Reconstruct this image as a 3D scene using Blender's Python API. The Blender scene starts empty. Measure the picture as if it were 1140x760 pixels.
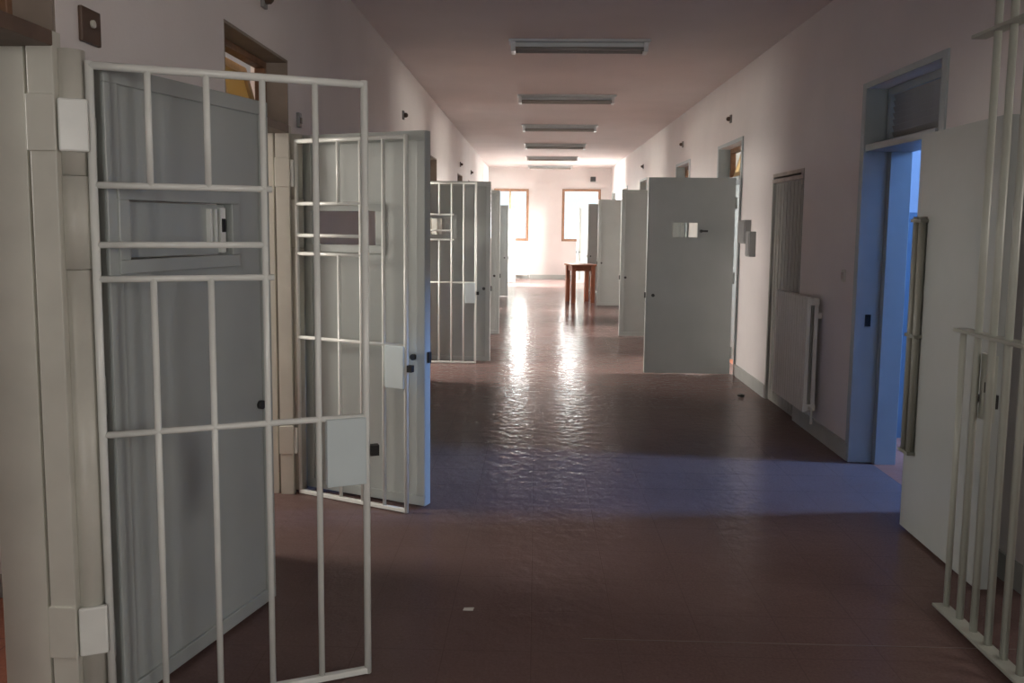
import bpy, bmesh, math, random
from mathutils import Vector, Matrix

random.seed(4)
S = bpy.context.scene
COL = S.collection

# ------------------------------------------------------------------ camera
F, PPY = 920.0, 340.0
cam_d = bpy.data.cameras.new('camera')
cam = bpy.data.objects.new('camera', cam_d)
COL.objects.link(cam)
cam_d.sensor_fit = 'HORIZONTAL'
cam_d.sensor_width = 36.0
cam_d.lens = F / 1140 * 36
cam_d.shift_y = -(380 - PPY) / 1140
cam_d.clip_start = 0.05
RT = Vector((0.99951938, 0.02919595, 0.01042173))
UP = Vector((-0.01321904, 0.09731982, 0.99516537))
FW = Vector((-0.02804055, 0.99482483, -0.09765899))
mw = Matrix((RT, UP, -FW)).transposed().to_4x4()
mw.translation = (0, 0, 1.6)
cam.matrix_world = mw
S.camera = cam

# ------------------------------------------------------------------ view, world
S.view_settings.view_transform = 'Standard'
S.view_settings.look = 'None'
S.view_settings.gamma = 1
S.view_settings.use_curve_mapping = False
S.view_settings.exposure = -0.08
S.cycles.use_denoising = True
S.cycles.diffuse_bounces = 5
S.cycles.sample_clamp_indirect = 6.0
W = bpy.data.worlds.new('overcast_sky')
S.world = W
W.use_nodes = True
W.node_tree.nodes['Background'].inputs[0].default_value = (0.85, 0.92, 1.0, 1)
W.node_tree.nodes['Background'].inputs[1].default_value = 1.5

# layout ------------------------------------------------------------------
XL, XR = -1.42, 2.17            # corridor faces of the long walls
TW, TWL = 0.28, 0.215           # thickness of the right and left wall
CEIL = 3.27
YB, YE = -6.5, 24.5             # rear and far end of the corridor
XOL, XOR = -4.1, 4.9            # inner faces of the outer walls
DH, TT = 2.10, 2.51             # door head, transom top
# openings: (near y, far y)
LOPEN = [(1.50, 2.42), (3.83, 4.72), (8.35, 9.38), (10.80, 11.78), (14.95, 15.85), (17.30, 18.28), (21.60, 22.55)]
ROPEN = [(4.62, 5.58), (8.98, 10.0), (12.0, 12.98), (16.55, 17.5), (20.05, 21.0), (22.95, 23.9)]
# daylight at the windows: (side, y centre, width, z0, z1, watts, colour)
SKYB = (0.22, 0.43, 1.0)
SKYW = (1.0, 0.87, 0.81)
SKYF = (1.0, 0.95, 0.925)
XSIDE = 7.2                     # far wall of the deep side room behind the blue doorway
WZ = (1.45, 2.85)
CELLWIN = [                     # side, y centre, width, z0, z1, watts, colour
    ('L', 1.90, 1.1, *WZ, 75, SKYW), ('L', 4.28, 1.0, *WZ, 190, (1.0, 0.86, 0.78)),
    ('L', 8.85, 0.9, *WZ, 650, SKYW), ('L', 11.3, 0.9, *WZ, 800, SKYW),
    ('L', 15.4, 1.0, *WZ, 1500, SKYW), ('L', 17.8, 1.1, *WZ, 600, SKYF), ('L', 22.1, 1.1, *WZ, 10500, SKYF),
    ('S', 5.10, 0.75, 3.05, 4.45, 1800, SKYB),  # unseen side room window, placed high to steepen the blue floor patch
    ('R', 9.5, 0.9, *WZ, 1000, SKYW), ('R', 12.5, 0.9, *WZ, 1400, SKYW),
    ('R', 17.0, 1.1, *WZ, 450, SKYF), ('R', 20.5, 1.1, *WZ, 1600, SKYF),
    ('R', 23.4, 0.9, *WZ, 10500, SKYF),
    ('R', 1.6, 1.1, *WZ, 100, SKYW),
]
REARWIN = (-0.5, 0.9, 1.1, 2.5)
REAR_W = 135
ENDWIN = [(-1.25, -0.23, 1.12, 2.64), (0.75, 1.88, 1.12, 2.65)]
END_W = 110

def area(name, loc, direction, sx, sy, watts, color):
    d = bpy.data.lights.new(name, 'AREA')
    d.shape = 'RECTANGLE'; d.size = sx; d.size_y = sy
    d.energy = watts; d.color = color
    o = bpy.data.objects.new(name, d); COL.objects.link(o)
    o.location = loc
    o.rotation_euler = Vector(direction).to_track_quat('-Z', 'Z').to_euler()
    return o

for (side, yc, w, z0, z1, watts, c) in CELLWIN:
    x, dx = {'L': (XOL - 0.4, 1), 'R': (XOR + 0.4, -1), 'S': (XSIDE + 0.4, -1)}[side]
    area('window_daylight', (x, yc, (z0 + z1) / 2), (dx, 0, 0), w, z1 - z0, watts, c)
for (x0, x1, z0, z1) in ENDWIN:
    area('window_daylight', ((x0 + x1) / 2, YE + 0.5, (z0 + z1) / 2), (0, -1, 0), x1 - x0 + .1, z1 - z0 + .1, END_W, (1.0, 0.97, 0.95))

x0, x1, z0, z1 = REARWIN
area('window_daylight', ((x0 + x1) / 2, YB - .35, (z0 + z1) / 2), (0, 1, 0), x1 - x0, z1 - z0, REAR_W, (1.0, 0.96, 0.90))

# ------------------------------------------------------------------ materials
def nodes(m):
    m.use_nodes = True
    nt = m.node_tree
    return nt, nt.nodes['Principled BSDF']

def mat(name, col, rough=0.5, metal=0.0, var=0.06, vscale=6.0, bump=0.0, bscale=40.0, spec=0.5, coat=0.0):
    m = bpy.data.materials.new(name)
    nt, b = nodes(m)
    b.inputs['Roughness'].default_value = rough
    b.inputs['Metallic'].default_value = metal
    b.inputs['Specular IOR Level'].default_value = spec
    b.inputs['Coat Weight'].default_value = coat
    tc = nt.nodes.new('ShaderNodeTexCoord')
    n = nt.nodes.new('ShaderNodeTexNoise')
    n.inputs['Scale'].default_value = vscale; n.inputs['Detail'].default_value = 5
    nt.links.new(tc.outputs['Object'], n.inputs['Vector'])
    r = nt.nodes.new('ShaderNodeValToRGB')
    c = Vector(col)
    lo, hi = c * (1 - var * 1.6), c * (1 + var)
    r.color_ramp.elements[0].position = 0.3; r.color_ramp.elements[1].position = 0.7
    r.color_ramp.elements[0].color = (*lo, 1); r.color_ramp.elements[1].color = (*hi, 1)
    nt.links.new(n.outputs['Fac'], r.inputs[0]); nt.links.new(r.outputs[0], b.inputs['Base Color'])
    if bump:
        n2 = nt.nodes.new('ShaderNodeTexNoise'); n2.inputs['Scale'].default_value = bscale
        nt.links.new(tc.outputs['Object'], n2.inputs['Vector'])
        bp = nt.nodes.new('ShaderNodeBump'); bp.inputs['Strength'].default_value = bump
        bp.inputs['Distance'].default_value = 0.02
        nt.links.new(n2.outputs['Fac'], bp.inputs['Height']); nt.links.new(bp.outputs[0], b.inputs['Normal'])
    return m

M = {}
M['wall'] = mat('white_wall_paint', (0.75, 0.71, 0.695), 0.55, var=0.025, vscale=2.0, bump=0.05, bscale=60)
M['ceiling'] = mat('ceiling_paint', (0.70, 0.64, 0.625), 0.8, var=0.03, vscale=1.5)
M['cell_ceiling'] = M['ceiling']
M['door'] = mat('grey_door_paint', (0.42, 0.455, 0.44), 0.32, var=0.03, vscale=3, bump=0.10, bscale=7)
M['door_shiny'] = mat('buckled_glossy_door_paint', (0.40, 0.43, 0.41), 0.10, var=0.03, vscale=3, bump=0.8, bscale=2.6, spec=0.9)
M['gate'] = mat('pale_gate_paint', (0.84, 0.87, 0.83), 0.22, var=0.03, vscale=10)
M['gate_plate'] = mat('pale_blue_lock_paint', (0.66, 0.76, 0.78), 0.35, var=0.02)
M['frame'] = mat('beige_frame_paint', (0.60, 0.595, 0.53), 0.4, var=0.05, vscale=5)
M['frame_grey'] = mat('grey_green_frame_paint', (0.40, 0.46, 0.47), 0.4, var=0.04, vscale=5)
M['frame_dull'] = mat('dull_grey_paint', (0.36, 0.36, 0.33), 0.5, var=0.05)
M['lintel'] = mat('peeling_lintel', (0.55, 0.50, 0.45), 0.7, var=0.15)
M['groove'] = mat('dark_groove_fill', (0.20, 0.19, 0.16), 0.7)  # darker strip between the two jamb steps
M['skirting'] = mat('grey_skirting_paint', (0.40, 0.41, 0.39), 0.45, var=0.05)
M['dark_metal'] = mat('dark_steel', (0.05, 0.05, 0.05), 0.4, 0.4)
M['black'] = mat('black_paint', (0.012, 0.012, 0.012), 0.5)
M['white'] = mat('white_enamel', (0.78, 0.80, 0.80), 0.3, var=0.02)
M['housing'] = mat('grey_blue_fitting_enamel', (0.66, 0.70, 0.70), 0.35, var=0.02)
M['tube'] = mat('unlit_fluorescent_tube', (0.30, 0.29, 0.27), 0.25, var=0.02)  # backlit darkness of the tubes put into their colour
M['radiator'] = mat('radiator_enamel', (0.62, 0.61, 0.57), 0.35, var=0.03)
M['radiator_white'] = mat('white_radiator_enamel', (0.74, 0.72, 0.70), 0.35, var=0.03)
M['wood_brown'] = mat('brown_window_wood', (0.24, 0.13, 0.075), 0.5, var=0.15, vscale=14)
M['wood_tan'] = mat('tan_sash_wood', (0.55, 0.40, 0.20), 0.5, var=0.12, vscale=12)
M['wood_dark'] = mat('dark_brown_wood', (0.13, 0.085, 0.06), 0.5, var=0.15, vscale=12)
M['joint'] = mat('pale_joint_filler', (0.20, 0.145, 0.13), 0.6)
M['brown_plate'] = mat('brown_plastic', (0.085, 0.05, 0.032), 0.4, var=0.1)
M['plastic_grey'] = mat('grey_box_paint', (0.25, 0.25, 0.245), 0.45)
M['paper'] = mat('paper', (0.7, 0.68, 0.62), 0.8)
M['rubber'] = mat('dark_rubble', (0.04, 0.035, 0.03), 0.8)
M['olive_bar'] = mat('olive_bar_paint', (0.30, 0.31, 0.265), 0.4, var=0.06)

def wood_red():
    m = bpy.data.materials.new('reddish_table_wood')
    nt, b = nodes(m)
    tc = nt.nodes.new('ShaderNodeTexCoord'); mp = nt.nodes.new('ShaderNodeMapping')
    mp.inputs['Scale'].default_value = (14, 14, 1.5)
    n = nt.nodes.new('ShaderNodeTexNoise'); n.inputs['Scale'].default_value = 3; n.inputs['Detail'].default_value = 6
    r = nt.nodes.new('ShaderNodeValToRGB')
    r.color_ramp.elements[0].color = (0.15, 0.042, 0.018, 1); r.color_ramp.elements[1].color = (0.27, 0.08, 0.034, 1)
    nt.links.new(tc.outputs['Object'], mp.inputs[0]); nt.links.new(mp.outputs[0], n.inputs['Vector'])
    nt.links.new(n.outputs['Fac'], r.inputs[0]); nt.links.new(r.outputs[0], b.inputs['Base Color'])
    b.inputs['Roughness'].default_value = 0.4
    return m
M['table'] = wood_red()

def floor_mat(name, c0, c1, joint, rough, tile=0.33):
    m = bpy.data.materials.new(name)
    nt, b = nodes(m)
    L = nt.links.new
    tc = nt.nodes.new('ShaderNodeTexCoord')
    n1 = nt.nodes.new('ShaderNodeTexNoise'); n1.inputs['Scale'].default_value = 1.3; n1.inputs['Detail'].default_value = 6
    n2 = nt.nodes.new('ShaderNodeTexNoise'); n2.inputs['Scale'].default_value = 90; n2.inputs['Detail'].default_value = 2
    mixn = nt.nodes.new('ShaderNodeMath'); mixn.operation = 'MULTIPLY_ADD'
    L(tc.outputs['Object'], n1.inputs['Vector']); L(tc.outputs['Object'], n2.inputs['Vector'])
    mixn.inputs[1].default_value = 0.45
    L(n2.outputs['Fac'], mixn.inputs[0]); 
    half = nt.nodes.new('ShaderNodeMath'); half.operation = 'MULTIPLY'; half.inputs[1].default_value = 0.55
    L(n1.outputs['Fac'], half.inputs[0]); L(half.outputs[0], mixn.inputs[2])
    r = nt.nodes.new('ShaderNodeValToRGB')
    r.color_ramp.elements[0].position = 0.35; r.color_ramp.elements[1].position = 0.65
    r.color_ramp.elements[0].color = (*c0, 1); r.color_ramp.elements[1].color = (*c1, 1)
    L(mixn.outputs[0], r.inputs[0])
    br = nt.nodes.new('ShaderNodeTexBrick')
    br.offset = 0; br.inputs['Scale'].default_value = 1.0
    br.inputs['Brick Width'].default_value = tile; br.inputs['Row Height'].default_value = tile
    br.inputs['Mortar Size'].default_value = 0.0025; br.inputs['Mortar Smooth'].default_value = 0.4
    L(tc.outputs['Object'], br.inputs['Vector'])
    mx = nt.nodes.new('ShaderNodeMix'); mx.data_type = 'RGBA'
    L(br.outputs['Fac'], mx.inputs[0]); L(r.outputs[0], mx.inputs[6]); mx.inputs[7].default_value = (*joint, 1)
    L(mx.outputs[2], b.inputs['Base Color'])
    b.inputs['Specular IOR Level'].default_value = 0.06
    rr = nt.nodes.new('ShaderNodeMapRange')
    rr.inputs['From Min'].default_value = 0.3; rr.inputs['From Max'].default_value = 0.7
    rr.inputs['To Min'].default_value = rough - 0.025; rr.inputs['To Max'].default_value = rough + 0.03
    L(n1.outputs['Fac'], rr.inputs[0]); L(rr.outputs[0], b.inputs['Roughness'])
    n3 = nt.nodes.new('ShaderNodeTexNoise'); n3.inputs['Scale'].default_value = 13.0; n3.inputs['Detail'].default_value = 3
    L(tc.outputs['Object'], n3.inputs['Vector'])
    bp = nt.nodes.new('ShaderNodeBump'); bp.inputs['Strength'].default_value = 0.7; bp.inputs['Distance'].default_value = 0.008
    L(n3.outputs['Fac'], bp.inputs['Height'])
    bp2 = nt.nodes.new('ShaderNodeBump'); bp2.invert = True; bp2.inputs['Strength'].default_value = 0.3; bp2.inputs['Distance'].default_value = 0.002
    L(br.outputs['Fac'], bp2.inputs['Height']); L(bp.outputs[0], bp2.inputs['Normal'])
    L(bp2.outputs[0], b.inputs['Normal'])
    return m
M['floor'] = floor_mat('maroon_grit_tile', (0.15, 0.098, 0.090), (0.20, 0.134, 0.124), (0.152, 0.102, 0.094), 0.15)
M['cell_floor'] = floor_mat('red_cell_tile', (0.30, 0.12, 0.08), (0.42, 0.18, 0.12), (0.2, 0.1, 0.08), 0.4)

def cell_wall():
    m = bpy.data.materials.new('cell_paint_with_blue_dado')
    nt, b = nodes(m); L = nt.links.new
    tc = nt.nodes.new('ShaderNodeTexCoord'); sp = nt.nodes.new('ShaderNodeSeparateXYZ')
    L(tc.outputs['Object'], sp.inputs[0])
    g = nt.nodes.new('ShaderNodeMath'); g.operation = 'GREATER_THAN'; g.inputs[1].default_value = 1.72
    L(sp.outputs['Z'], g.inputs[0])
    mx = nt.nodes.new('ShaderNodeMix'); mx.data_type = 'RGBA'
    L(g.outputs[0], mx.inputs[0]); mx.inputs[6].default_value = (0.13, 0.19, 0.25, 1); mx.inputs[7].default_value = (0.45, 0.48, 0.51, 1)
    L(mx.outputs[2], b.inputs['Base Color']); b.inputs['Roughness'].default_value = 0.5
    return m
M['cell_wall'] = cell_wall()

def glass():
    m = bpy.data.materials.new('thin_window_glass')
    m.use_nodes = True
    nt = m.node_tree; nt.nodes.clear()
    o = nt.nodes.new('ShaderNodeOutputMaterial'); mx = nt.nodes.new('ShaderNodeMixShader')
    t = nt.nodes.new('ShaderNodeBsdfTransparent'); t.inputs[0].default_value = (0.93, 0.95, 0.94, 1)
    g = nt.nodes.new('ShaderNodeBsdfGlossy'); g.inputs['Roughness'].default_value = 0.05
    fr = nt.nodes.new('ShaderNodeFresnel'); fr.inputs[0].default_value = 1.45
    nt.links.new(fr.outputs[0], mx.inputs[0]); nt.links.new(t.outputs[0], mx.inputs[1]); nt.links.new(g.outputs[0], mx.inputs[2])
    nt.links.new(mx.outputs[0], o.inputs[0])
    return m
M['glass'] = glass()
def amber():
    m = bpy.data.materials.new('frosted_amber_glass')
    m.use_nodes = True
    nt = m.node_tree; nt.nodes.clear()
    o = nt.nodes.new('ShaderNodeOutputMaterial'); mx = nt.nodes.new('ShaderNodeMixShader'); mx.inputs[0].default_value = 0.5
    t = nt.nodes.new('ShaderNodeBsdfTranslucent'); t.inputs[0].default_value = (0.55, 0.42, 0.20, 1)
    d = nt.nodes.new('ShaderNodeBsdfDiffuse'); d.inputs[0].default_value = (0.50, 0.42, 0.26, 1)
    nt.links.new(t.outputs[0], mx.inputs[1]); nt.links.new(d.outputs[0], mx.inputs[2]); nt.links.new(mx.outputs[0], o.inputs[0])
    return m
M['amber_glass'] = amber()
M['shade_lining'] = mat('brown_grey_shade_lining', (0.30, 0.25, 0.21), 0.6, var=0.08)  # shade of the left transom recesses put into brown-grey boards

# ------------------------------------------------------------------ mesh helpers
class MB:
    def __init__(self): self.bm = bmesh.new()
    def box(self, x0, x1, y0, y1, z0, z1, mtx=None):
        vs = [self.bm.verts.new((x, y, z)) for x in (x0, x1) for y in (y0, y1) for z in (z0, z1)]
        for f in ((0, 1, 3, 2), (4, 6, 7, 5), (0, 4, 5, 1), (2, 3, 7, 6), (0, 2, 6, 4), (1, 5, 7, 3)):
            self.bm.faces.new([vs[i] for i in f])
        if mtx is not None:
            for v in vs: v.co = mtx @ v.co
        return self
    def tube(self, pts, r, n=10):
        pts = [Vector(p) for p in pts]
        rings = []
        for i, p in enumerate(pts):
            a = pts[max(i - 1, 0)]; c = pts[min(i + 1, len(pts) - 1)]
            d = (c - a).normalized()
            if 0 < i < len(pts) - 1:
                pass
            u = d.orthogonal().normalized() if i == 0 else (u - d * u.dot(d)).normalized()
            v = d.cross(u)
            rr = r[i] if isinstance(r, (list, tuple)) else r
            rings.append([self.bm.verts.new(p + (u * math.cos(t) + v * math.sin(t)) * rr) for t in [2 * math.pi * k / n for k in range(n)]])
        for a, b in zip(rings, rings[1:]):
            for k in range(n):
                f = self.bm.faces.new((a[k], a[(k + 1) % n], b[(k + 1) % n], b[k])); f.smooth = True
        self.bm.faces.new(list(reversed(rings[0]))); self.bm.faces.new(rings[-1])
        return self
    def build(self, name, material, parent=None, bevel=0.0):
        bmesh.ops.recalc_face_normals(self.bm, faces=self.bm.faces)
        me = bpy.data.meshes.new(name)
        self.bm.to_mesh(me); self.bm.free()
        me.materials.append(M[material])
        o = bpy.data.objects.new(name, me); COL.objects.link(o)
        if parent is not None: o.parent = parent
        if bevel:
            b = o.modifiers.new('bevel', 'BEVEL'); b.width = bevel; b.segments = 2; b.limit_method = 'ANGLE'
        return o

def share(src, name, parent, loc=(0, 0, 0)):
    o = bpy.data.objects.new(name, src.data); COL.objects.link(o); o.parent = parent; o.location = loc
    return o

def thing(name, label, cat, loc=(0, 0, 0), rz=0.0, group=None):
    o = bpy.data.objects.new(name, None); COL.objects.link(o)
    o.empty_display_size = 0.1
    o.location = loc; o.rotation_euler = (0, 0, rz)
    o['label'] = label; o['category'] = cat
    if group: o['group'] = group
    return o

def struct(o, label=None):
    o['kind'] = 'structure'
    if label: o['label'] = label
    return o

def struct_empty(name, loc=(0, 0, 0), label=None):
    o = bpy.data.objects.new(name, None); COL.objects.link(o); o.empty_display_size = 0.1
    o.location = loc
    return struct(o, label)

def box(name, material, parent, *d, bevel=0.0):
    return MB().box(*d).build(name, material, parent, bevel)

# ------------------------------------------------------------------ shell
struct(box('floor', 'floor', None, XL - TWL / 2, XR + TW / 2, YB, YE, -0.1, 0.0), 'dark maroon glossy tiled corridor floor')
struct(box('floor', 'cell_floor', None, XOL - .3, XL - TWL / 2, YB, YE, -0.1, 0.0), 'red tiled floor of the cells on the left')
struct(box('floor', 'cell_floor', None, XR + TW / 2, XSIDE + .3, YB, YE, -0.1, 0.0), 'tiled floor of the rooms on the right')
SH = 4.9  # side room height, raised out of view to steepen its window light
m = MB()
m.box(XOL - .3, XR + TW, YB, YE + .3, CEIL, CEIL + .12)
m.box(XR + TW, XOR + .3, YB, 3.36, CEIL, CEIL + .12).box(XR + TW, XOR + .3, 6.42, YE + .3, CEIL, CEIL + .12)
struct(m.build('ceiling', 'ceiling'), 'pinkish white corridor ceiling')
struct(box('ceiling', 'ceiling', None, XR, XSIDE + .3, 3.36, 6.42, SH, SH + .12), 'unseen ceiling of the blue side room, raised to steepen its light')
struct(box('wall_side_upper', 'cell_wall', None, XR, XR + TW, 3.36, 6.42, CEIL, SH), 'unseen upper wall added to close the raised blue side room')

def long_wall(name, x0, x1, opens, label, material='wall'):
    m = MB(); y = YB
    for (a, b, z0, z1) in opens:
        m.box(x0, x1, y, a, 0, CEIL)
        if z0 > 0: m.box(x0, x1, a, b, 0, z0)
        if z1 < CEIL: m.box(x0, x1, a, b, z1, CEIL)
        y = b
    m.box(x0, x1, y, YE, 0, CEIL)
    return struct(m.build(name, material), label)

HALL = (0.6, 3.12)
CUP = (6.84, 7.72)
J = 0.04
lo = [(a - J, b + J, 0, TT) for a, b in LOPEN]
ro = sorted([(a - J, b + J, 0, TT) for a, b in ROPEN] + [(HALL[0], HALL[1], 0, 2.75)] + [(CUP[0], CUP[1], 0, 2.08)])
long_wall('wall_left', XL - TWL, XL, lo, 'white corridor wall on the left')
long_wall('wall_right', XR, XR + TW, ro, 'white corridor wall on the right')
lw = [(yc - w / 2, yc + w / 2, z0, z1) for (s, yc, w, z0, z1, *_r) in CELLWIN if s == 'L']
rw = sorted([(yc - w / 2, yc + w / 2, z0, z1) for (s, yc, w, z0, z1, *_r) in CELLWIN if s == 'R'] + [(3.48, 6.30, 0, CEIL)])
long_wall('wall_outer_left', XOL - .25, XOL, lw, 'outer wall of the left cells', 'cell_wall')
long_wall('wall_outer_right', XOR, XOR + .25, rw, 'outer wall of the right rooms', 'cell_wall')
m = MB()
for (s_, yc, w, z0, z1, *_r) in CELLWIN:
    if s_ == 'S':
        m.box(XSIDE, XSIDE + .25, 3.36, yc - w / 2, 0, SH).box(XSIDE, XSIDE + .25, yc + w / 2, 6.42, 0, SH)
        m.box(XSIDE, XSIDE + .25, yc - w / 2, yc + w / 2, 0, z0).box(XSIDE, XSIDE + .25, yc - w / 2, yc + w / 2, z1, SH)
struct(m.build('wall_outer_side', 'cell_wall'), 'unseen wall of the blue side room, window placed high to steepen its light')
# far end wall with two windows
m = MB(); xs = XOL
for (x0, x1, z0, z1) in ENDWIN:
    m.box(xs, x0, YE, YE + .3, 0, CEIL); m.box(x0, x1, YE, YE + .3, 0, z0); m.box(x0, x1, YE, YE + .3, z1, CEIL); xs = x1
m.box(xs, XOR, YE, YE + .3, 0, CEIL)
struct(m.build('wall_end', 'wall'), 'bright end wall with two windows')
x0, x1, z0, z1 = REARWIN
m = MB()
m.box(XOL, x0, YB - .2, YB, 0, CEIL).box(x1, XOR, YB - .2, YB, 0, CEIL).box(x0, x1, YB - .2, YB, 0, z0).box(x0, x1, YB - .2, YB, z1, CEIL)
struct(m.build('wall_rear', 'wall'), 'wall with a window behind the viewpoint')
# walls between the rooms
LP = [3.32, 6.6, 10.15, 13.4, 16.6, 20.2]
RP = [3.36, 6.30, 8.05, 11.3, 14.7, 18.6, 22.0]
for y in LP: struct(box('wall_partition_left', 'wall' if y < 4 else 'cell_wall', None, XOL, XL - TWL, y, y + .12, 0, CEIL), 'wall between two left cells')
for y in RP: struct(box('wall_partition_right', 'cell_wall', None, XR + TW, XSIDE if y < 7 else XOR, y, y + .12, 0, SH if y < 7 else CEIL), 'wall between two right rooms')

# skirting
def skirting(name, x, sgn, opens, y0, y1):
    m = MB(); y = y0
    for a, b in opens + [(y1, y1)]:
        if a > y: m.box(min(x, x + sgn * .014), max(x, x + sgn * .014), y, a, 0, .125)
        y = max(y, b)
    return struct(m.build(name, 'skirting'), 'grey painted skirting along the corridor wall')
skirting('baseboard_left', XL, 1, [(a - .1, b + .13) for a, b in LOPEN], YB, YE)
skirting('baseboard_right', XR, -1, sorted([(a - .06, b + .06) for a, b in ROPEN] + [HALL, CUP]), YB, YE)
struct(box('baseboard_end', 'skirting', None, XL + .014, XR - .014, YE - .014, YE, 0, .125), 'grey painted skirting under the end windows')
struct(box('baseboard_cell', 'skirting', None, XOL, XL - TWL, LP[0] - .012, LP[0], 0, .10), 'grey skirting inside the nearest left cell')
struct(box('trim_joint', 'joint', None, .2, XR, 3.076, 3.081, 0, .001), 'thin expansion joint across the near floor')

# ------------------------------------------------------------------ door frames and transoms
tcount = 0; wcount = 0
def frame(side, a, b, material, hinge):
    """side L/R, opening a..b, hinge = 'far' | 'near' : steel frame with rebate"""
    global tcount
    tcount += 1
    t = struct_empty('trim_%d' % tcount, label='%s steel door frame in the %s wall' % ('beige' if material == 'frame' else 'grey', 'left' if side == 'L' else 'right'))
    sg = -1 if side == 'L' else 1
    X = XL if side == 'L' else XR
    TH = TWL if side == 'L' else TW
    def bx(mb, d0, d1, y0, y1, z0, z1):        # d = depth into the wall from the corridor face
        xa, xb = X + sg * d0, X + sg * d1
        mb.box(min(xa, xb), max(xa, xb), y0, y1, z0, z1)
    for (yw, d) in ((a - J, 1), (b + J, -1)):
        mb = MB()
        def yy(k): return (min(yw, yw + d * k), max(yw, yw + d * k))
        top = DH + .045 if side == 'L' else TT
        g0 = .066 if side == 'L' else .082
        if side == 'L':
            bx(mb, -.012, g0, *yy(.048), 0, top); bx(mb, g0 + .016, TH + .01, *yy(.036), 0, top)
        else:                                   # rebate on the corridor side, shaded by a stop shaped to block blue light
            bx(mb, -.012, .15, *yy(.014), 0, top); bx(mb, .15, TH + .01, *yy(.062), 0, top)
        mb.build('jamb', material, t, .003)
        if side == 'L':
            gm = MB(); bx(gm, g0 - .002, g0 + .018, *yy(.024), 0, top); gm.build('groove', 'groove', t)
        elif d == -1:
            sp = MB(); bx(sp, .055, .09, *yy(.022), .94, 1.02); sp.build('strike_plate', 'black', t)
        if side == 'L':
            if d == -1:
                for zz in (1.80, .245):
                    hb = MB(); bx(hb, -.016, g0 + .004, *((yw - .056, yw - .046)), zz, zz + .165); hb.build('hinge_base', material, t, .003)
            continue
        fl = MB(); bx(fl, -.012, 0.0, *((yw - .05, yw) if d == 1 else (yw, yw + .05)), 0, TT + .04); fl.build('architrave', material, t, .002)
    mb = MB(); bx(mb, -.012, TH + .01, a, b, DH, DH + .045); mb.build('head', 'wood_dark' if side == 'L' else material, t, .003)
    if side == 'R':
        mb = MB(); bx(mb, -.012, 0.0, a - J, b + J, TT, TT + .04); mb.build('head', material, t, .002)
    return t

def transom(side, a, b, louvre=False, tilt=16):
    global wcount
    wcount += 1
    sg = -1 if side == 'L' else 1
    X = (XL if side == 'L' else XR) + sg * 0.15
    w = struct_empty('window_%d' % wcount, (X, 0, 0), 'transom window above a door in the %s wall' % ('left' if side == 'L' else 'right'))
    z0, z1 = DH + .045, TT
    if side == 'L': a, b = a - J, b + J
    fm = 'frame_grey' if louvre else 'wood_brown'
    mb = MB()
    mb.box(-.03, .03, a, b, z1 - .05, z1); mb.box(-.03, .03, a, b, z0, z0 + .035)
    mb.box(-.03, .03, a, a + .04, z0 + .035, z1 - .05); mb.box(-.03, .03, b - .04, b, z0 + .035, z1 - .05)
    mb.build('window_frame', fm, w, .003)
    if louvre:
        n = 7; h = (z1 - .05 - z0 - .035) / n
        first = None
        for k in range(n):
            zz = z0 + .035 + h * (k + .5)
            if first is None:
                R = Matrix.Rotation(math.radians(68 * sg), 4, 'Y')
                first = MB().box(-.026, .026, a + .04, b - .04, -.0025, .0025, R).build('slat', 'frame_dull', w)
                first.location = (0, 0, zz)
            else:
                share(first, 'slat', w, (0, 0, zz))
        box('pane', 'glass', w, sg * .05 - .002, sg * .05 + .002, a, b, z0, z1)
    else:
        # bottom hung hopper sash leaning into the room
        R = Matrix.Translation((sg * .02, 0, z0 + .04)) @ Matrix.Rotation(math.radians(tilt * sg), 4, 'Y')
        H = z1 - z0 - .085
        mb = MB(); A, B = a + .045, b - .045
        mb.box(-.018, .018, A, B, 0, .05, R); mb.box(-.018, .018, A, B, H - .05, H, R)
        mb.box(-.018, .018, A, A + .05, .05, H - .05, R); mb.box(-.018, .018, B - .05, B, .05, H - .05, R)
        mb.box(-.018, .018, (A + B) / 2 - .02, (A + B) / 2 + .02, .05, H - .05, R)
        s = mb.build('sash', 'wood_tan', w)
        MB().box(-.003, .003, A + .05, B - .05, .05, H - .05, R).build('pane', 'amber_glass' if side == 'L' and a < 5 else 'glass', s)
        if side == 'L':
            mb = MB(); mb.box(.03, .148, a, b, z1 - .014, z1).box(.03, .148, a, a + .014, z0, z1 - .014).box(.03, .148, b - .014, b, z0, z1 - .014)
            mb.build('shade_lining', 'shade_lining', w)
    return w

for i, (a, b) in enumerate(LOPEN):
    t = frame('L', a, b, 'frame', 'far')
    mb = MB()
    hx, hy = XL + .030, b + .055
    mb.tube([(hx, hy, .02), (hx, hy, 1.45)], .040, 16)
    mb.tube([(hx, hy, 1.452), (hx, hy, 1.730)], .043, 16)
    mb.tube([(hx, hy, 1.732), (hx, hy, 2.10)], .040, 16)
    mb.build('hinge_post', 'frame', t)
    transom('L', a, b, tilt=15)
for i, (a, b) in enumerate(ROPEN):
    frame('R', a, b, 'frame_grey', 'near')
    transom('R', a, b, louvre=(i == 0))

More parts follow.
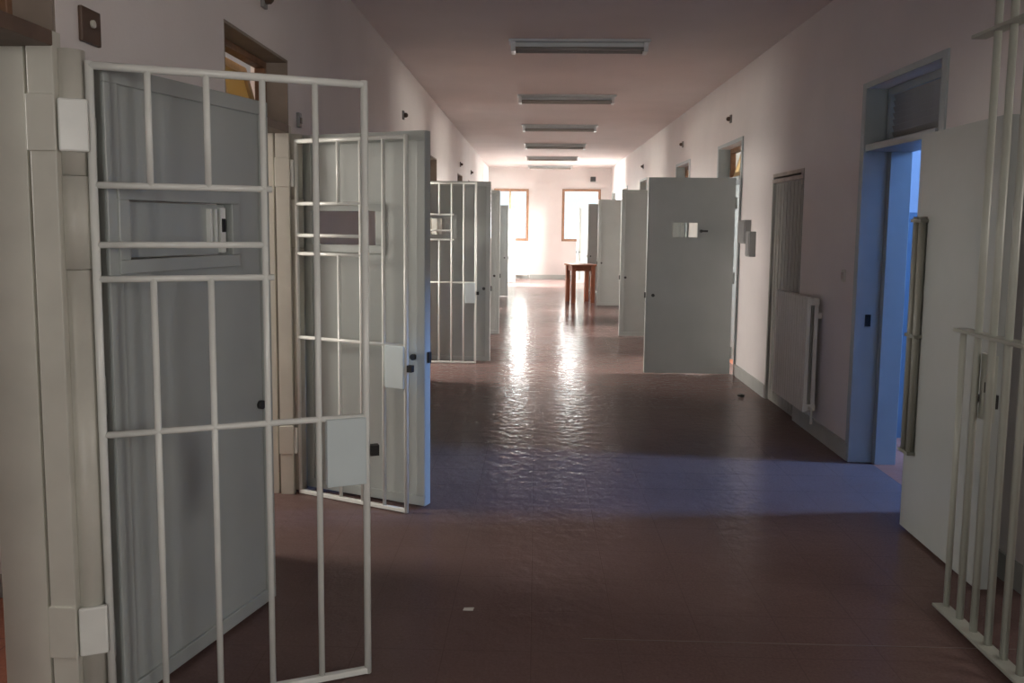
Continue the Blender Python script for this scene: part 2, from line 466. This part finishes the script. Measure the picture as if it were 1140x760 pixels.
# daylight windows of the cells
for (s, yc, w, z0, z1, *_r) in CELLWIN:
    wcount += 1
    X = {'L': XOL - .12, 'R': XOR + .12, 'S': XSIDE + .12}[s]
    o = struct_empty('window_%d' % wcount, (X, yc, 0), 'cell window in the outer wall')
    h = w / 2
    mb = MB(); mb.box(-.03, .03, -h, h, z0, z0 + .05).box(-.03, .03, -h, h, z1 - .05, z1)
    mb.box(-.03, .03, -h, -h + .05, z0 + .05, z1 - .05).box(-.03, .03, h - .05, h, z0 + .05, z1 - .05)
    mb.build('window_frame', 'wood_brown', o)
    box('pane', 'glass', o, -.003, .003, -h + .05, h - .05, z0 + .05, z1 - .05)

# the two windows in the end wall
for k, (x0, x1, z0, z1) in enumerate(ENDWIN):
    wcount += 1
    o = struct_empty('window_%d' % wcount, ((x0 + x1) / 2, YE, 0), 'brown framed window on the %s of the end wall' % ('left', 'right')[k])
    h = (x1 - x0) / 2
    t = .075
    mb = MB(); mb.box(-h, h, -.03, .06, z0, z0 + t).box(-h, h, -.03, .06, z1 - t, z1)
    mb.box(-h, -h + t, -.03, .06, z0 + t, z1 - t).box(h - t, h, -.03, .06, z0 + t, z1 - t)
    mb.build('window_frame', 'wood_brown', o, .004)
    if k == 0:
        box('mullion', 'wood_tan', o, -.06, -.015, 0, .04, z0 + t, z1 - t)
        box('pane', 'glass', o, -h + t, -.06, .018, .023, z0 + t, z1 - t)
        box('pane', 'glass', o, -.015, h - t, .018, .023, z0 + t, z1 - t)
    else:
        box('pane', 'glass', o, -h + t, h - t, .018, .023, z0 + t, z1 - t)
    box('window_sill', 'wall', o, -h - .03, h + .03, -.04, 0, z0 - .035, z0)

# ------------------------------------------------------------------ cell doors
def cell_door(label, hx, hy, ang, width, face, hatch=None, height=2.09, lock_z=0.86, closed_flap=False, group=None, paint='door'):
    """leaf runs along local +X from the hinge; 'face' (+1/-1) is the local Y side with rim and hatch frame"""
    t = thing('cell_door', label, 'door', (hx, hy, 0), math.radians(ang), group)
    T = .025
    z0, z1 = .018, height
    mb = MB()
    if hatch:
        u0, u1, h0, h1 = hatch
        mb.box(0, u0, -T, T, z0, z1); mb.box(u1, width, -T, T, z0, z1)
        mb.box(u0, u1, -T, T, z0, h0); mb.box(u0, u1, -T, T, h1, z1)
    else:
        mb.box(0, width, -T, T, z0, z1)
    leaf = mb.build('leaf', paint, t)
    ya, yb = (T, T + .012) if face > 0 else (-T - .012, -T)
    r = .055
    mb = MB(); mb.box(0, width, ya, yb, z1 - r, z1).box(0, width, ya, yb, z0, z0 + r)
    mb.box(0, r, ya, yb, z0 + r, z1 - r).box(width - r, width, ya, yb, z0 + r, z1 - r)
    mb.build('rim', 'door', t, .003)
    if hatch:
        e = .045
        yc, yd = (T, T + .018) if face > 0 else (-T - .018, -T)
        mb = MB(); mb.box(u0 - e, u1 + e, yc, yd, h1, h1 + e).box(u0 - e, u1 + e, yc, yd, h0 - e, h0)
        mb.box(u0 - e, u0, yc, yd, h0, h1).box(u1, u1 + e, yc, yd, h0, h1)
        fr = mb.build('hatch_frame', 'door', t, .003)
        if closed_flap:
            fy = face * .004
            fp = box('hatch_flap', 'door', t, u0 + .004, u1 - .004, fy - .008, fy + .008, h0 + .004, h1 - .004, bevel=.003)
            q = face
            mb = MB()
            for (uu, d) in ((u1 - .105, .012), (u1 - .075, .010)):
                mb.box(uu - d / 2, uu + d / 2, min(q * .012, q * .03), max(q * .012, q * .03), h0 + .03, h1 - .02)
            mb.build('flap_guide', 'gate', fp)
            box('flap_latch', 'gate', fp, u1 - .045, u1 - .018, min(q * .012, q * .026), max(q * .012, q * .026), h0 - .0 + .01, h1 - .015)
            box('keyhole', 'black', fp, u1 - .040, u1 - .024, min(q * .026, q * .031), max(q * .026, q * .031), (h0 + h1) / 2 - .01, (h0 + h1) / 2 + .04)
        else:
            # flap folded down on the far side
            yo = (-T - .02, -T - .004) if face > 0 else (T + .004, T + .02)
            box('hatch_flap', 'door', t, u0, u1, *yo, h0 - (h1 - h0) - .05, h0 - .05)
    # lock: rosette and keyhole near the free edge, both faces, bolt in the edge
    for sg in (-1, 1):
        y0, y1 = sorted((sg * T, sg * (T + .02)))
        lk = MB().tube([(width - .075, sg * T, lock_z), (width - .075, sg * (T + .018), lock_z)], .018, 12).build('lock_rosette', 'dark_metal', t)
    box('bolt', 'dark_metal', t, width, width + .016, -.01, .01, lock_z - .03, lock_z + .03)
    # hinges on the leaf edge
    for zz in (.25, 1.05, 1.85):
        MB().tube([(-.012, 0, zz - .06), (-.012, 0, zz + .06)], .013, 10).build('hinge', 'door', t)
    return t

def deg(a, b): return math.degrees(math.atan2(b[1] - a[1], b[0] - a[0]))

# left row
H1 = (-1.355, 2.535)
cell_door('grey steel cell door with a shut food hatch, behind the nearest barred gate', *H1, deg((-1.36, 2.47), (-1.105, 3.36)), .855, -1,
          (.085, .605, 1.475, 1.665), 2.075, closed_flap=True)
H2 = (-1.345, 4.845)
d2 = cell_door('pale steel cell door with an open hatch, behind the second barred gate on the left', *H2, deg((-1.38, 4.84), (-.592, 4.513)), .815, -1,
          (.065, .50, 1.475, 1.665), 2.10)
cell_door('shiny steel cell door behind the farthest barred gate on the left', -1.36, 9.53, 0, .84, -1, (.12, .40, 1.48, 1.66), 2.085, paint='door_shiny')
cell_door('steel cell door showing as a narrow strip just past the farthest barred gate', -1.36, 11.92, 0, .84, -1, None, 2.085)
cell_door('second open cell door past the farthest barred gate on the left', -1.36, 18.42, -2, .74, -1, None, 2.02)
cell_door('pale last cell door on the left, in front of the left end window', -1.36, 22.68, 0, .80, -1, None, 2.02)
cell_door('cell door folded back flat on the left wall, mostly hidden by nearer doors', XL + .075, 15.93, 86, .86, -1, None, 2.085)

# right row
def right_door(label, hy, w, h=2.105, hole=None, ang=180, hx=2.10):
    return cell_door(label, hx, hy, ang, w, 1, hole, h)
dA = cell_door('large grey cell door with a small glazed peephole, open across the right side', 2.105, 8.90, 180, .92, 1, None, 2.112)
# peephole door gets its own pierced leaf
for ch in list(dA.children):
    if ch.name.startswith(('leaf', 'rim')): bpy.data.objects.remove(ch, do_unlink=True)
u0, u1, h0, h1 = .385, .66, 1.475, 1.645
mb = MB(); T = .025
mb.box(0, u0, -T, T, .018, 2.112).box(u1, .92, -T, T, .018, 2.112).box(u0, u1, -T, T, .018, h0).box(u0, u1, -T, T, h1, 2.112)
mb.build('leaf', 'door', dA)
mb = MB(); mb.box(u0, u1, T - .004, T + .006, h1 - .008, h1 + .006).box(u0, u1, T - .004, T + .006, h0 - .006, h0 + .008)
mb.box(u0 - .006, u0 + .006, T - .004, T + .006, h0, h1).box(u1 - .006, u1 + .006, T - .004, T + .006, h0, h1)
mb.build('peephole_frame', 'door', dA)
box('peephole_divider', 'door', dA, u0 + .105, u0 + .118, -.012, .012, h0, h1)
box('pane', 'glass', dA, u0, u1, -.003, .003, h0, h1)
mb = MB(); mb.tube([(u0 - .03, T, 1.55), (u0 - .03, T + .03, 1.55)], .016, 10)
mb.box(u0 - .10, u0 - .03, T + .012, T + .026, 1.54, 1.56)
mb.build('peephole_handle', 'dark_metal', dA)
right_door('grey cell door just beyond the peephole door on the right', 11.90, .89)
right_door('pale cell door standing to the right of the red wooden table', 16.40, .88)
right_door('shaded grey cell door seen directly behind the red wooden table', 19.95, .86)
right_door('pale farthest cell door on the right, overlapping the right end window', 22.85, .98)
# near leaf folded back against the right wall
dN = cell_door('pale glossy door folded flat against the right wall beside the blue doorway', 2.0, 4.37, -91.0, .80, 1, None, 2.08)
q = -1
for k, uu in enumerate((.045, .110)):
    MB().tube([(uu, q * .043, .44), (uu, q * .043, 1.66)], .019, 12).build('upright_bar', 'olive_bar', dN)  # pair of upright olive bars near the hinge edge, purpose unknown
mb = MB()
for zz in (.44, 1.05, 1.64): mb.box(.02, .135, q * .066, q * .025, zz - .008, zz + .008)
mb.build('bar_crosspiece', 'olive_bar', dN)

# ------------------------------------------------------------------ barred gates of the left cells
def barred_gate(label, hx, hy, ang, w=.83, h=2.07, k=1.0):
    t = thing('barred_gate', label, 'gate', (hx, hy, 0), math.radians(ang), 'barred gates of the left cells')
    R, r = .0125 * k, .0105 * k
    s = w / .83
    z0 = .004
    zt = h - R
    rail_h = (1.705, 1.525, 1.42, .935)
    ub = [.16 * s, .33 * s, .50 * s, .667 * s]
    MB().tube([(0, 0, z0), (0, 0, h)], R, 12).build('stile', 'gate', t)
    MB().tube([(w, 0, z0), (w, 0, h)], R, 12).build('stile', 'gate', t)
    MB().tube([(0, 0, zt), (w, 0, zt)], R, 12).build('top_rail', 'gate', t)
    box('bottom_rail', 'gate', t, 0, w, -.012, .012, z0, z0 + .022, bevel=.004)
    for (zz, ue) in zip(rail_h, (ub[2] + .025, ub[2] + .005, ub[2] + .027, w)):
        MB().tube([(0, 0, zz), (ue, 0, zz)], r, 12).build('rail', 'gate', t)
    for i, u in enumerate(ub):
        if i < 2:
            MB().tube([(u, 0, rail_h[0]), (u, 0, zt)], r, 12).build('bar', 'gate', t)
            MB().tube([(u, 0, z0 + .02), (u, 0, rail_h[2])], r, 12).build('bar', 'gate', t)
        else:
            MB().tube([(u, 0, z0 + .02), (u, 0, zt)], r, 12).build('bar', 'gate', t)
    lb = box('lock_box', 'gate_plate', t, .69 * s, w - .004, -.022, .022, .70, .935, bevel=.004)
    box('bolt', 'black', lb, w + .012, w + .042, -.014, .014, .795, .832)
    for zz in (1.80, .245):
        hb = MB(); hb.box(-.085, -.004, -.032, -.012, zz, zz + .155)
        hb.build('hinge_plate', 'gate', t, .006)
    return t

barred_gate('pale barred gate with tray slot and lock box, nearest on the left', -1.335, 2.475, deg((-1.35, 2.47), (-.59, 2.79)), .82)
barred_gate('second barred gate, standing before the pale steel door', -1.375, 4.735, deg((-1.40, 4.745), (-.70, 4.43)), .742)
barred_gate('farthest barred gate, before the shiny steel door on the left', -1.375, 9.40, 0, .69)
# base plates of the hinges, on the frame of the nearest doorway
# ------------------------------------------------------------------ barred gate on the right
def side_gate():
    x = 1.735
    t = thing('corridor_gate', 'tall cream barred gate folded against the right wall at the picture edge', 'gate', (x, 3.40, 0), math.radians(-90))
    L = 1.15
    H = 2.95
    box('bottom_rail', 'gate_cream', t, 0, L, -.045, .02, .02, .032, bevel=.003)
    box('middle_rail', 'gate_cream', t, 0, L, -.03, .03, 1.185, 1.20, bevel=.003)
    box('upper_rail', 'gate_cream', t, 0, L, -.03, .03, 2.345, 2.36, bevel=.003)
    box('top_rail', 'gate_cream', t, .03, L, -.03, .03, H - .015, H, bevel=.003)
    u = .14; k = 0
    MB().tube([(.03, 0, .032), (.03, 0, 1.185)], .0125, 12).build('bar', 'gate_cream', t)
    while u < L - .02:
        MB().tube([(u, 0, .032), (u, 0, H - .015)], .0145, 12).build('bar', 'gate_cream', t)
        u += .105
    lp = box('lock_plate', 'gate_cream', t, .145, .24, .016, .03, .86, 1.12, bevel=.003)
    box('keyhole', 'rubber', lp, .185, .20, .012, .034, .97, 1.01)
    return t
M['gate_cream'] = mat('cream_gate_paint', (0.42, 0.44, 0.385), 0.32, var=0.04, vscale=8)
side_gate()

# ------------------------------------------------------------------ closed ribbed door and radiators on the right wall
t = thing('ribbed_door', 'closed grey ribbed metal door in the right wall, partly behind the radiator', 'door', (XR, CUP[0], 0))
w = CUP[1] - CUP[0]
box('panel', 'frame_dull', t, .022, .05, .03, w - .03, .0, 2.0)
first = None
for k in range(9):
    yy = .06 + k * (w - .12) / 8
    if first is None: first = box('rib', 'frame_dull', t, .018, .022, -.03, .03, .02, 1.99); first.location = (0, yy, 0)
    else: share(first, 'rib', t, (0, yy, 0))
mb = MB(); mb.box(-.006, .08, 0, .03, 0, 2.0).box(-.006, .08, w - .03, w, 0, 2.0); mb.build('frame', 'frame_dull', t)
mb = MB(); mb.box(-.010, .08, 0, w, 2.0, 2.03).box(-.006, .06, 0, w, 2.05, 2.08).box(-.006, .08, 0, .06, 1.95, 2.06); mb.build('lintel', 'lintel', t)

def radiator(label, loc, rz, n, pitch, h, material, depth=.10):
    """sections along local X, local Y = depth from the wall"""
    t = thing('radiator', label, 'radiator', loc, rz)
    c = depth / 2 - .018
    mb = MB()
    mb.box(-pitch * .47, pitch * .47, -depth / 2, -depth / 2 + .032, 0, h)
    mb.box(-pitch * .30, pitch * .30, depth / 2 - .04, depth / 2 - .008, .03, h - .03)
    mb.box(-pitch * .42, pitch * .42, -depth / 2 + .02, depth / 2 - .005, h - .06, h - .01)
    mb.box(-pitch * .42, pitch * .42, -depth / 2 + .02, depth / 2 - .005, .01, .06)
    first = mb.build('section', material, t, .004)
    for k in range(n):
        if k == 0: first.location = (pitch * .5, 0, 0)
        else:
            s = share(first, 'section', t, (pitch * (k + .5), 0, 0))
            b = s.modifiers.new('bevel', 'BEVEL'); b.width = .004; b.segments = 2; b.limit_method = 'ANGLE'
    box('wall_bracket', material, t, pitch * .5, pitch * .8, depth / 2 - .012, depth / 2 + .022, h - .16, h - .12)
    box('wall_bracket', material, t, pitch * (n - .8), pitch * (n - .5), depth / 2 - .012, depth / 2 + .022, h - .16, h - .12)
    MB().tube([(pitch * n, 0, .035), (pitch * n + .045, 0, .035), (pitch * n + .05, 0, -.08)], .010, 10).build('valve_pipe', material, t)
    return t
# local X -> -Y world, local +Y -> toward the right wall (+X)
radiator('grey column radiator on the right wall, between ribbed door and blue doorway', (2.095, 7.06, .20), math.radians(-90), 14, .058, .875, 'radiator')
radiator('white radiator under the left end window', (-.66, YE - .075, .11), 0.0, 7, .06, .96, 'radiator_white')

# ------------------------------------------------------------------ small wall fittings
def wall_box(name, label, cat, side, y, z, wy, hz, d, material):
    X = XL if side == 'L' else XR
    sg = 1 if side == 'L' else -1
    t = thing(name, label, cat, (X, y, z))
    x0, x1 = sorted((0, sg * d))
    box('case', material, t, x0, x1, -wy / 2, wy / 2, -hz / 2, hz / 2, bevel=.004)
    return t, sg
t, sg = wall_box('switch_plate', 'square brown wall plate with a pale key switch above the nearest gate', 'switch', 'L', 2.635, 2.205, .112, .108, .014, 'brown_plate')
MB().tube([(.014, 0, .008), (.022, 0, .008)], .012, 12).build('key_switch', 'frame', t)
t, sg = wall_box('light_switch', 'small pale light switch on the right wall beside the blue doorway', 'switch', 'R', 5.87, 1.265, .06, .085, .012, 'frame')
box('rocker', 'lintel', t, -.018, -.012, -.015, .015, -.025, .025)
t, sg = wall_box('junction_box', 'upper grey box on the right wall next to the peephole door', 'box', 'R', 8.60, 1.55, .30, .24, .06, 'plastic_grey')
box('lid', 'plastic_grey', t, -.068, -.06, -.13, .13, -.10, .10, bevel=.002)
t, sg = wall_box('junction_box', 'lower grey box on the right wall next to the peephole door', 'box', 'R', 8.33, 1.43, .16, .25, .06, 'plastic_grey')
box('lid', 'plastic_grey', t, -.068, -.06, -.06, .06, -.11, .11, bevel=.002)
t, sg = wall_box('small_switch', 'small faded switch on the left wall past the second transom', 'switch', 'L', 4.93, 2.18, .05, .085, .02, 'lamp_rose')if False else wall_box('door_buzzer', 'small faded buzzer on the left wall past the second transom', 'buzzer', 'L', 4.93, 2.20, .05, .085, .02, 'plastic_grey')
box('button', 'brown_plate', t, .02, .026, -.012, .012, -.02, .015)

def call_lamp(label, side, y, z):
    X = XL if side == 'L' else XR
    sg = 1 if side == 'L' else -1
    t = thing('call_lamp', label, 'lamp', (X, y, z), 0, 'call lamps above the cell doors')
    x0, x1 = sorted((0, sg * .02))
    box('base', 'plastic_grey', t, x0, x1, -.03, .03, -.045, .045, bevel=.004)
    MB().tube([(sg * .02, 0, 0), (sg * .045, 0, 0), (sg * .058, 0, 0)], [.026, .024, .012], 12).build('lens', 'brown_plate', t)
call_lamp('small call lamp above the transom of the second left cell', 'L', 4.33, 2.735)
call_lamp('dark call lamp high on the left wall above the second open door', 'L', 8.80, 2.73)
call_lamp('tiny call lamp above the farthest barred gate, nearer of two', 'L', 15.37, 2.69)
call_lamp('tiny call lamp above the farthest barred gate, farther of two', 'L', 17.88, 2.70)
call_lamp('dark call lamp on the right wall above the peephole door', 'R', 9.48, 2.80)
call_lamp('small call lamp on the right wall, second from the peephole door', 'R', 12.53, 2.81)
call_lamp('tiny farthest call lamp on the right wall above the pale doors', 'R', 17.1, 2.80)

# camera on the end wall
t = thing('security_camera', 'small dark camera on the end wall above the right window', 'camera', (1.66, YE, 2.95))
box('mount', 'plastic_grey', t, -.04, .04, -.02, 0, -.05, .05)
MB().tube([(0, -.02, 0), (-.02, -.10, -.02)], .014, 8).build('arm', 'dark_metal', t)
box('body', 'dark_metal', t, -.10, .05, -.26, -.08, -.09, .05, bevel=.008)

# ------------------------------------------------------------------ ceiling lights
names = ['nearest', 'second nearest', 'third nearest', 'fourth nearest', 'fifth nearest', 'farthest']
for nm, y in zip(names, (7.75, 10.95, 14.15, 17.4, 20.65, 23.7)):
    t = thing('ceiling_light', '%s unlit fluorescent strip light across the corridor ceiling' % nm, 'light', (.37, y, CEIL), 0, 'fluorescent strip lights')
    mb = MB()
    mb.box(-.64, .64, -.10, .10, -.022, 0)
    mb.box(-.62, .62, -.04, .04, -.06, -.022)
    mb.build('housing', 'housing', t, .004)
    for yy in (-.055, .055):
        MB().tube([(-.58, yy, -.082), (.58, yy, -.082)], .019, 10).build('tube', 'tube', t)
    for xx in (-.60, .60):
        box('socket', 'white', t, xx - .02, xx + .02, -.08, .08, -.108, -.022, bevel=.004)

# ------------------------------------------------------------------ table
t = thing('wooden_table', 'reddish wooden table standing by the right row of doors', 'table', (.925, 17.2, 0), math.radians(14))
a, b = .25, .25
box('tabletop', 'table', t, -a - .02, a + .02, -b - .02, b + .02, .765, .80, bevel=.005)
for sx in (-1, 1):
    for sy in (-1, 1):
        x, y = sx * (a - .045), sy * (b - .045)
        box('leg', 'table', t, x - .042, x + .042, y - .042, y + .042, 0, .765, bevel=.004)
mb = MB()
for s in (-1, 1):
    mb.box(-a + .087, a - .087, s * (b - .045) - .012, s * (b - .045) + .012, .66, .765)
    mb.box(s * (a - .045) - .012, s * (a - .045) + .012, -b + .087, b - .087, .66, .765)
mb.build('apron', 'table', t)

# ------------------------------------------------------------------ litter
mb = MB()
v = [mb.bm.verts.new(p) for p in ((-.022, -.009, 0), (.02, -.012, .001), (.024, .007, .006), (-.018, .011, .002))]
w_ = [mb.bm.verts.new(x.co + Vector((0, 0, .0015))) for x in v]
mb.bm.faces.new(v[::-1]); mb.bm.faces.new(w_)
for k in range(4): mb.bm.faces.new((v[k], v[(k + 1) % 4], w_[(k + 1) % 4], w_[k]))
o = mb.build('paper_scrap', 'paper'); o.location = (-.262, 3.30, 0)
o['label'] = 'tiny pale paper scrap on the near dark floor'; o['category'] = 'litter'
mb = MB(); bmesh.ops.create_icosphere(mb.bm, subdivisions=1, radius=.035)
for vv in mb.bm.verts: vv.co.x *= random.uniform(.7, 1.3); vv.co.y *= random.uniform(.7, 1.2); vv.co.z *= .45
o = mb.build('rubble_lump', 'rubber'); o.location = (1.96, 7.75, .014)
o['label'] = 'small dark lump on the floor beside the right skirting'; o['category'] = 'litter'
